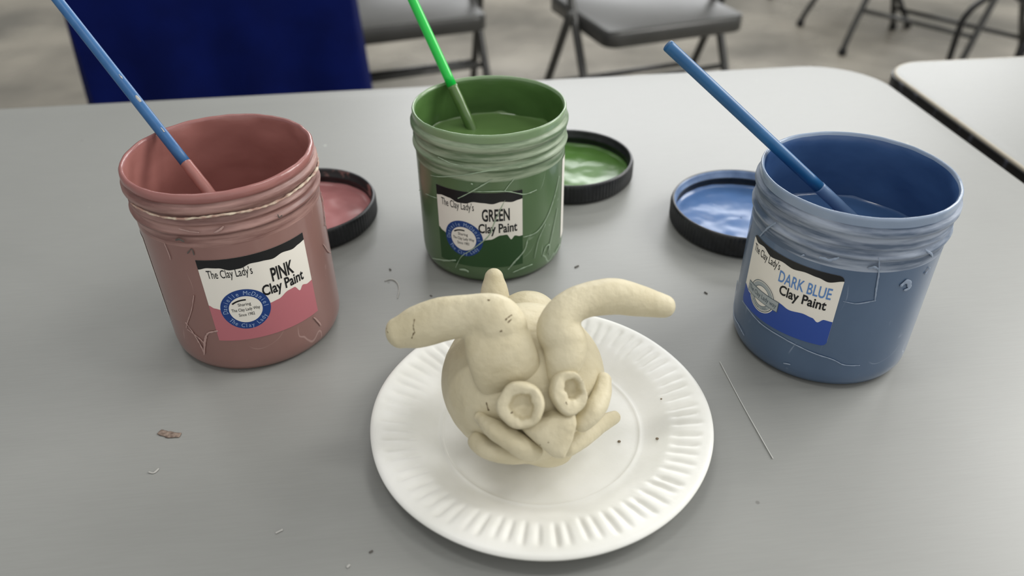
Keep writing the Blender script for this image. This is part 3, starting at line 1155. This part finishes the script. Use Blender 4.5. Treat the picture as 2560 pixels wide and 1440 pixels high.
def surf(px, py, off=0.0):
    """point on the head (moved out by off) under a photo pixel, with its normal"""
    d = (FW + RT * ((px - 1280) / F_PX) + UP * ((720 - py) / F_PX)).normalized()
    h = HEAD.ray_cast(EYE - KO, d)
    if h[0] is None:
        q = EYE - KO + d * (CB0 - EYE).dot(d)
        h = HEAD.find_nearest(q)
    return h[0] + KO + h[1] * off, h[1]


def clay_part(name, pts, radii, ref, sub=7, seg=28, amp=0.0004, freq=60, seed=0.0, cap=4, rm=0.0009):
    b = MB()
    b.sweep([Vector(p) - KO for p in pts], radii, seg, ref=ref, sub=sub, cap=cap, amp=0)
    o = b.build(name, M['clay'], clay)
    remesh(o, rm, 2, 0.5, amp, freq)
    CLAY.append(o)
    return o


VIEW = tuple(-FW)
# left ear: a broad flap pressed onto the forehead, then bent outwards
clay_part('ear', [surf(1274, 968, -0.0055)[0], surf(1267, 930, -0.0012)[0], surf(1258, 890, 0.0035)[0], surf(1250, 852, 0.0065)[0], cd(1246, 817, -0.0385), cd(1228, 794, -0.039), cd(1182, 788, -0.037), cd(1112, 797, -0.034), cd(1045, 817, -0.031), cd(1000, 831, -0.030)],
          [(0.0140, 0.0045), (0.0160, 0.0068), (0.0160, 0.0084), (0.0150, 0.0092), (0.0134, 0.0092), (0.0114, 0.0088), (0.0098, 0.0088), (0.0104, 0.0088), (0.0100, 0.0085), (0.0078, 0.0070)], VIEW)
# right ear: rooted between the eyes, swung out to the right
clay_part('ear', [surf(1388, 955, -0.002)[0], surf(1398, 915, 0.0035)[0], surf(1396, 870, 0.0065)[0], cd(1394, 824, -0.0385), cd(1411, 782, -0.037), cd(1460, 752, -0.034), cd(1530, 742, -0.031), cd(1600, 752, -0.028), cd(1660, 765, -0.026)],
          [(0.0040, 0.004), (0.0088, 0.0074), (0.0104, 0.0088), (0.0098, 0.0088), (0.0086, 0.0082), (0.0083, 0.0080), (0.0086, 0.0078), (0.0076, 0.0072), (0.0058, 0.0056)], VIEW)
# horn-like tail at the back
clay_part('tail', [cd(1242, 800, 0.030), cd(1238, 760, 0.030), cd(1236, 720, 0.029), cd(1235, 694, 0.028)], [0.0090, 0.0086, 0.0072, 0.0052], VIEW, amp=0.0004)


def eye(px, py, rx, ry, hole, seed, tilt=(0, 0), shift=(0, 0)):
    p, nn = surf(px, py, 0.0055)
    to = (EYE - p).normalized()
    nn = (nn * 0.75 + to * 0.5 + RT * tilt[0] + UP * tilt[1]).normalized()
    q = nn.to_track_quat('Z', 'Y').to_matrix()
    b = MB()
    prof = [(0.0, -0.004), (0.75, -0.004), (0.93, -0.002), (1.0, 0.0008), (0.98, 0.0030), (0.90, 0.0046), (0.74, 0.0050), (0.58, 0.0046), (0.52, 0.0036), (0.47, 0.0008), (0.40, -0.0006), (0.2, -0.0004), (0.0, 0.0000)]

    def fn(r, z, a, k):
        s = hole if 0.1 < r <= 0.59 else 1
        inside = r <= 0.59 and k > 5
        wob = 1 + 0.10 * noise.noise(Vector((math.cos(a) * 1.3, math.sin(a) * 1.3, seed)))
        if 0.3 < r < 0.8:
            wob += 0.34 * noise.noise(Vector((math.cos(a) * 2.2, math.sin(a) * 2.2, seed + 3)))
        z += 0.0010 * noise.noise(Vector((math.cos(a) * 1.5 * r, math.sin(a) * 1.5 * r, seed + 7)))
        return r * wob * s, z - (0.0 if not inside else 0.0003)
    bb = MB()
    bb.lathe(prof, 48, fn=fn)
    nr = len(prof)
    sx, sy = shift
    vv = []
    for i, (x, y, z) in enumerate(bb.v):
        if i % nr >= 6:
            x, y = x + sx, y + sy
        vv.append(tuple(p - KO + q @ Vector((x * rx, y * ry, z))))
    bb.v = vv
    o = bb.build('eye', M['clay'], clay)
    CLAY.append(o)
    return remesh(o, 0.0006, 1, 0.5, 0.0003, 120)


eye(1303, 1004, 0.0110, 0.0110, 0.94, 1.3, (-0.05, 0.0), (0.10, -0.06))
eye(1404, 977, 0.0088, 0.0102, 0.85, 6.1, (0.12, 0.0), (0.22, 0.12))

# nose: a puffed triangle hanging between the eyes
b = MB()
c0, nn = surf(1376, 1080, 0.0098)
front = (nn * 0.6 + (EYE - c0).normalized() * 0.6).normalized()
tri = [(1298, 1066), (1340, 1044), (1384, 1032), (1434, 1026), (1441, 1056), (1432, 1096), (1408, 1144), (1380, 1140), (1346, 1110), (1314, 1084)]
dn = (c0 - EYE).dot(FW)
cpt = atd(1380, 1082, dn) - KO
vs, fs = [], []
lev = [(0.55, -0.0100), (0.98, -0.0075), (1.05, -0.0010), (1.0, 0.0020), (0.88, 0.0040), (0.6, 0.0052), (0.25, 0.0056)]
for s, hgt in lev:
    for x, y in tri:
        e = atd(x, y, dn) - KO
        vs.append(cpt + (e - cpt) * s + front * hgt)
T = len(tri)
for k in range(len(lev) - 1):
    for i in range(T):
        j = (i + 1) % T
        fs.append((k * T + i, k * T + j, (k + 1) * T + j, (k + 1) * T + i))
fs.append(tuple(range(T))[::-1])
fs.append(tuple((len(lev) - 1) * T + i for i in range(T)))
b.add(vs, fs)
o = b.build('nose', M['clay'], clay)
remesh(o, 0.0007, 2, 0.5, 0.0003, 110)
CLAY.append(o)

# whisker coils: two on each cheek, joined beside the nose
sp = lambda x, y, off: surf(x, y, off)[0]
WK = dict(amp=0.0005, freq=80, rm=0.0006)
clay_part('whisker', [sp(1202, 1042, 0.001), sp(1236, 1054, 0.0048), sp(1274, 1072, 0.0062), sp(1308, 1094, 0.0062), sp(1334, 1112, 0.0045)],
          [(0.0030, 0.003), (0.0046, 0.005), (0.0052, 0.0056), (0.0056, 0.0056), (0.0046, 0.004)], VIEW, **WK)
clay_part('whisker', [sp(1200, 1092, 0.003), sp(1230, 1102, 0.0050), sp(1274, 1112, 0.0050), sp(1324, 1120, 0.0034)],
          [(0.0044, 0.0046), (0.0051, 0.0054), (0.0052, 0.0054), (0.0044, 0.0045)], VIEW, **WK)
clay_part('whisker', [sp(1500, 950, 0.002), sp(1486, 984, 0.0035), sp(1460, 1016, 0.0058), sp(1436, 1042, 0.0058)],
          [(0.0040, 0.004), (0.0050, 0.0048), (0.0052, 0.005), (0.0042, 0.004)], VIEW, **WK)
clay_part('whisker', [cd(1538, 1043, 0.000), cd(1500, 1062, -0.009), cd(1460, 1088, -0.019), cd(1422, 1118, -0.026)],
          [(0.0034, 0.003), (0.0044, 0.0042), (0.0052, 0.005), (0.0046, 0.0045)], VIEW, **WK)

# drying cracks in the clay
for pts in ([(1036, 798), (1034, 818), (1037, 832)], [(1034, 832), (1030, 846)], [(1264, 800), (1272, 792), (1280, 787)], [(1270, 806), (1279, 798)],
            [(1219, 749), (1224, 751)], [(1250, 829), (1255, 827)], [(1216, 1006), (1219, 1018), (1222, 1026)], [(966, 820), (970, 832)],
            [(1415, 1005), (1418, 1012)], [(1277, 1033), (1281, 1030)], [(1350, 1112), (1372, 1106)]):
    P = []
    for x, y in pts:
        h = cast(x, y)
        if h:
            P.append(h[0] - KO + h[1] * 0.00005)
    if len(P) < 2:
        continue
    nrm = h[1]
    bb = MB()
    bb.sweep(P, [(0.00028, 0.00012)] * len(P), 6, ref=nrm, sub=5, cap=1, amp=0.0004, freq=900)
    bb.build('crack', M['clay_crack'], clay)

# crumbs of clay left on the plate
for i, (x, y, lab) in enumerate(((1548, 1103, 'dark clay crumb on the plate, nearest to the animal'), (1641, 1110, 'dark clay crumb on the plate, nearest to the fluted rim'), (1650, 1020, 'tiny clay crumb on the plate right of the animal, farthest up'))):
    p = at(x, y, 0.0022)
    b = MB()
    s = (0.0009, 0.0009, 0.0006)[i]
    ball(b, (0, 0, 0), (s, s * 0.8, s * 0.7), n=10, m=8)
    t = math.hypot(p.x - PX, p.y - PY) / PR
    p.z = TZ + plate_z(t) + s * 0.5
    o = b.build('clay_crumb', M['crumb'], None, loc=p)
    tag(o, lab, 'crumb', 'clay crumbs on the plate')


# ------------------------------------------------------------------ chairs beyond the table
def make_chair(label, loc, rz, group='grey folding chairs', bar=0.27):
    """steel folding chair, front towards -y, origin on the floor under the seat"""
    root = thing('folding_chair', label, 'chair', loc, rz, group)
    W, r = 0.216, 0.0115
    # seat pan with a rolled apron
    b = MB()
    nx, ny = 16, 14
    grid = []
    hw = 0.195
    for j in range(ny + 1):
        y = -0.19 + 0.38 * j / ny
        for i in range(nx + 1):
            x = -hw + 2 * hw * i / nx
            z = 0.437 - 0.012 * (1 - (x / hw) ** 2) * (1 - (y / 0.19) ** 2)
            grid.append((x, y, z))
    fs = []
    for j in range(ny):
        for i in range(nx):
            q = j * (nx + 1) + i
            fs.append((q, q + 1, q + nx + 2, q + nx + 1))
    b.add(grid, fs)
    lp = rounded_rect(-hw, hw, -0.19, 0.19, 0.03, 6)
    loops = [(0.0, 0.437), (-0.006, 0.434), (-0.009, 0.428), (-0.009, 0.398), (-0.006, 0.395), (0.002, 0.396)]
    n = len(lp)
    vs = []
    for ins, z in loops:
        vs += [(x, y, z) for x, y in rounded_rect(-hw + ins, hw - ins, -0.19 + ins, 0.19 - ins, 0.03 - min(ins, 0.0), 6)]
    fs = []
    for k in range(len(loops) - 1):
        for i in range(n):
            j = (i + 1) % n
            fs.append((k * n + i, k * n + j, (k + 1) * n + j, (k + 1) * n + i))
    b.add(vs, fs)
    b.build('seat', M['chair_grey'], root)
    for s in (-1, 1):
        b = MB()                            # front leg running up into the back upright
        b.sweep([(s * W, -0.235, 0.012), (s * W, -0.20, 0.10), (s * W, 0.02, 0.50), (s * W, 0.19, 0.76), (s * (W - 0.015), 0.205, 0.80)], [r] * 5, 14, sub=4, cap=1)
        legs = [b.build('front_leg', M['chair_grey'], root)]
        b = MB()
        b.sweep([(s * (W + 0.045), 0.21, 0.012), (s * (W + 0.030), 0.10, 0.20), (s * (W + 0.016), -0.03, 0.44)], [r] * 3, 14, sub=4, cap=1)
        legs.append(b.build('rear_leg', M['chair_grey'], root))
        for (x, y) in ((s * W, -0.235), (s * (W + 0.045), 0.21)):
            b = MB()
            b.lathe([(0.0, 0.0), (0.0145, 0.0), (0.0155, 0.004), (0.0155, 0.020), (0.0130, 0.026), (0.0, 0.026)], 18)
            b.v = [(p[0] + x, p[1] + y, p[2]) for p in b.v]
            b.build('foot_cap', M['rubber'], legs[0 if y < 0 else 1])
    b = MB()
    yb = -0.20 + 0.22 * (bar - 0.10) / 0.40
    b.sweep([(-W, yb, bar), (W, yb, bar)], [0.008, 0.008], 12, cap=0)
    b.build('front_crossbar', M['chair_grey'], root)
    b = MB()
    yb = 0.10 - 0.13 * (bar - 0.06 - 0.20) / 0.24
    b.sweep([(-W - 0.029, yb, bar - 0.06), (W + 0.029, yb, bar - 0.06)], [0.008, 0.008], 12, cap=0)
    b.build('rear_crossbar', M['black_steel'], root)
    b = MB()
    vs, fs = [], []
    for side in (0, 1):
        for j in range(5):
            for i in range(13):
                x = -0.195 + 0.39 * i / 12
                z = 0.655 + 0.135 * j / 4
                y = 0.118 + (z - 0.655) * 0.66 + 0.03 * (1 - (x / 0.195) ** 2) + 0.004 * side
                vs.append((x, y, z))
    for side in (0, 1):
        for j in range(4):
            for i in range(12):
                q = side * 65 + j * 13 + i
                fs.append((q, q + 1, q + 14, q + 13))
    b.add(vs, fs)
    b.build('backrest', M['chair_grey'], root)
    return root


make_chair('grey folding chair facing the table, seen behind the green brush', (-0.307, 2.22, 0), math.radians(19))
make_chair('grey folding chair facing the table, right of the green jar', (0.372, 2.18, 0), math.radians(19.5))
make_chair('grey folding chair turned sideways, farthest one back at the right', (1.487, 3.58, 0), math.radians(-89))
make_chair('grey folding chair nearest the right edge, its front crossbar slanting down to the right', (1.624, 2.965, 0), math.radians(-52), bar=0.16)

# stool with bent black tube at the right edge
stool = thing('stool', 'black bent tube stool at the right edge behind the pale table', 'stool', (1.405, 2.00, 0))
for k in range(2):
    b = MB()
    y = -0.05 + 0.30 * k
    pts = [(-0.10, y, 0.012), (-0.10, y, 0.31)]
    for i in range(1, 8):
        a = PI - PI * i / 8
        pts.append((0.10 * math.cos(a), y, 0.33 + 0.10 * math.sin(a)))
    pts += [(0.10, y, 0.31), (0.10, y, 0.012)]
    b.sweep(pts, [0.009] * len(pts), 14, sub=2, cap=1)
    b.build('bent_leg', M['black_steel'], stool)
b = MB()
b.lathe([(0.0, 0.437), (0.15, 0.437), (0.165, 0.445), (0.165, 0.462), (0.15, 0.470), (0.0, 0.470)], 48)
b.v = [(p[0] + 0.12, p[1] + 0.10, p[2]) for p in b.v]
b.build('seat', M['black_steel'], stool)

# ------------------------------------------------------------------ blue tablecloth of the next table row
b = MB()
X0, X1, Y0, Y1 = -0.528, 0.0, 0.0, 0.24
n_f, n_s = 60, 24


def hang(t, side):
    return 0.5 + 0.5 * math.sin(t)


path = []
for i in range(n_s):
    path.append((X0, Y1 + (Y0 - Y1) * i / n_s, -1, 0))
for i in range(n_f + 1):
    path.append((X0 + (X1 - X0) * i / n_f, Y0, 0, -1))
for i in range(1, n_s + 1):
    path.append((X1, Y0 + (Y1 - Y0) * i / n_s, 1, 0))
lv = [0.742, 0.739, 0.72, 0.62, 0.50, 0.38, 0.26, 0.14, 0.03, 0.002]
vs, fs = [], []
for li, z in enumerate(lv):
    dr = (0.742 - z)
    for i, (x, y, nx, ny) in enumerate(path):
        s = i * 0.024
        wv = 0.028 * dr * math.sin(s * 14) + 0.05 * dr * noise.noise(Vector((s * 2.2, 1.5, z * 0.6)))
        fl_ = 0.05 * dr + wv + (0.0 if li else -0.004)
        corner = 1.0
        vs.append((x + nx * fl_, y + ny * fl_, z))
npth = len(path)
for li in range(len(lv) - 1):
    for i in range(npth - 1):
        q = li * npth + i
        fs.append((q, q + 1, q + npth + 1, q + npth))
fs.append(tuple(range(npth)))
b.add(vs, fs)
o = b.build('tablecloth', M['cloth'], None)
o.location = (-0.314, 1.60, 0)
o.rotation_euler = (0, 0, math.radians(10.5))
auto_smooth(o, 50)
md = o.modifiers.new('thickness', 'SOLIDIFY')
md.thickness = 0.002
md.offset = 1
tag(o, 'royal blue tablecloth hanging to the floor behind the table, left', 'tablecloth')
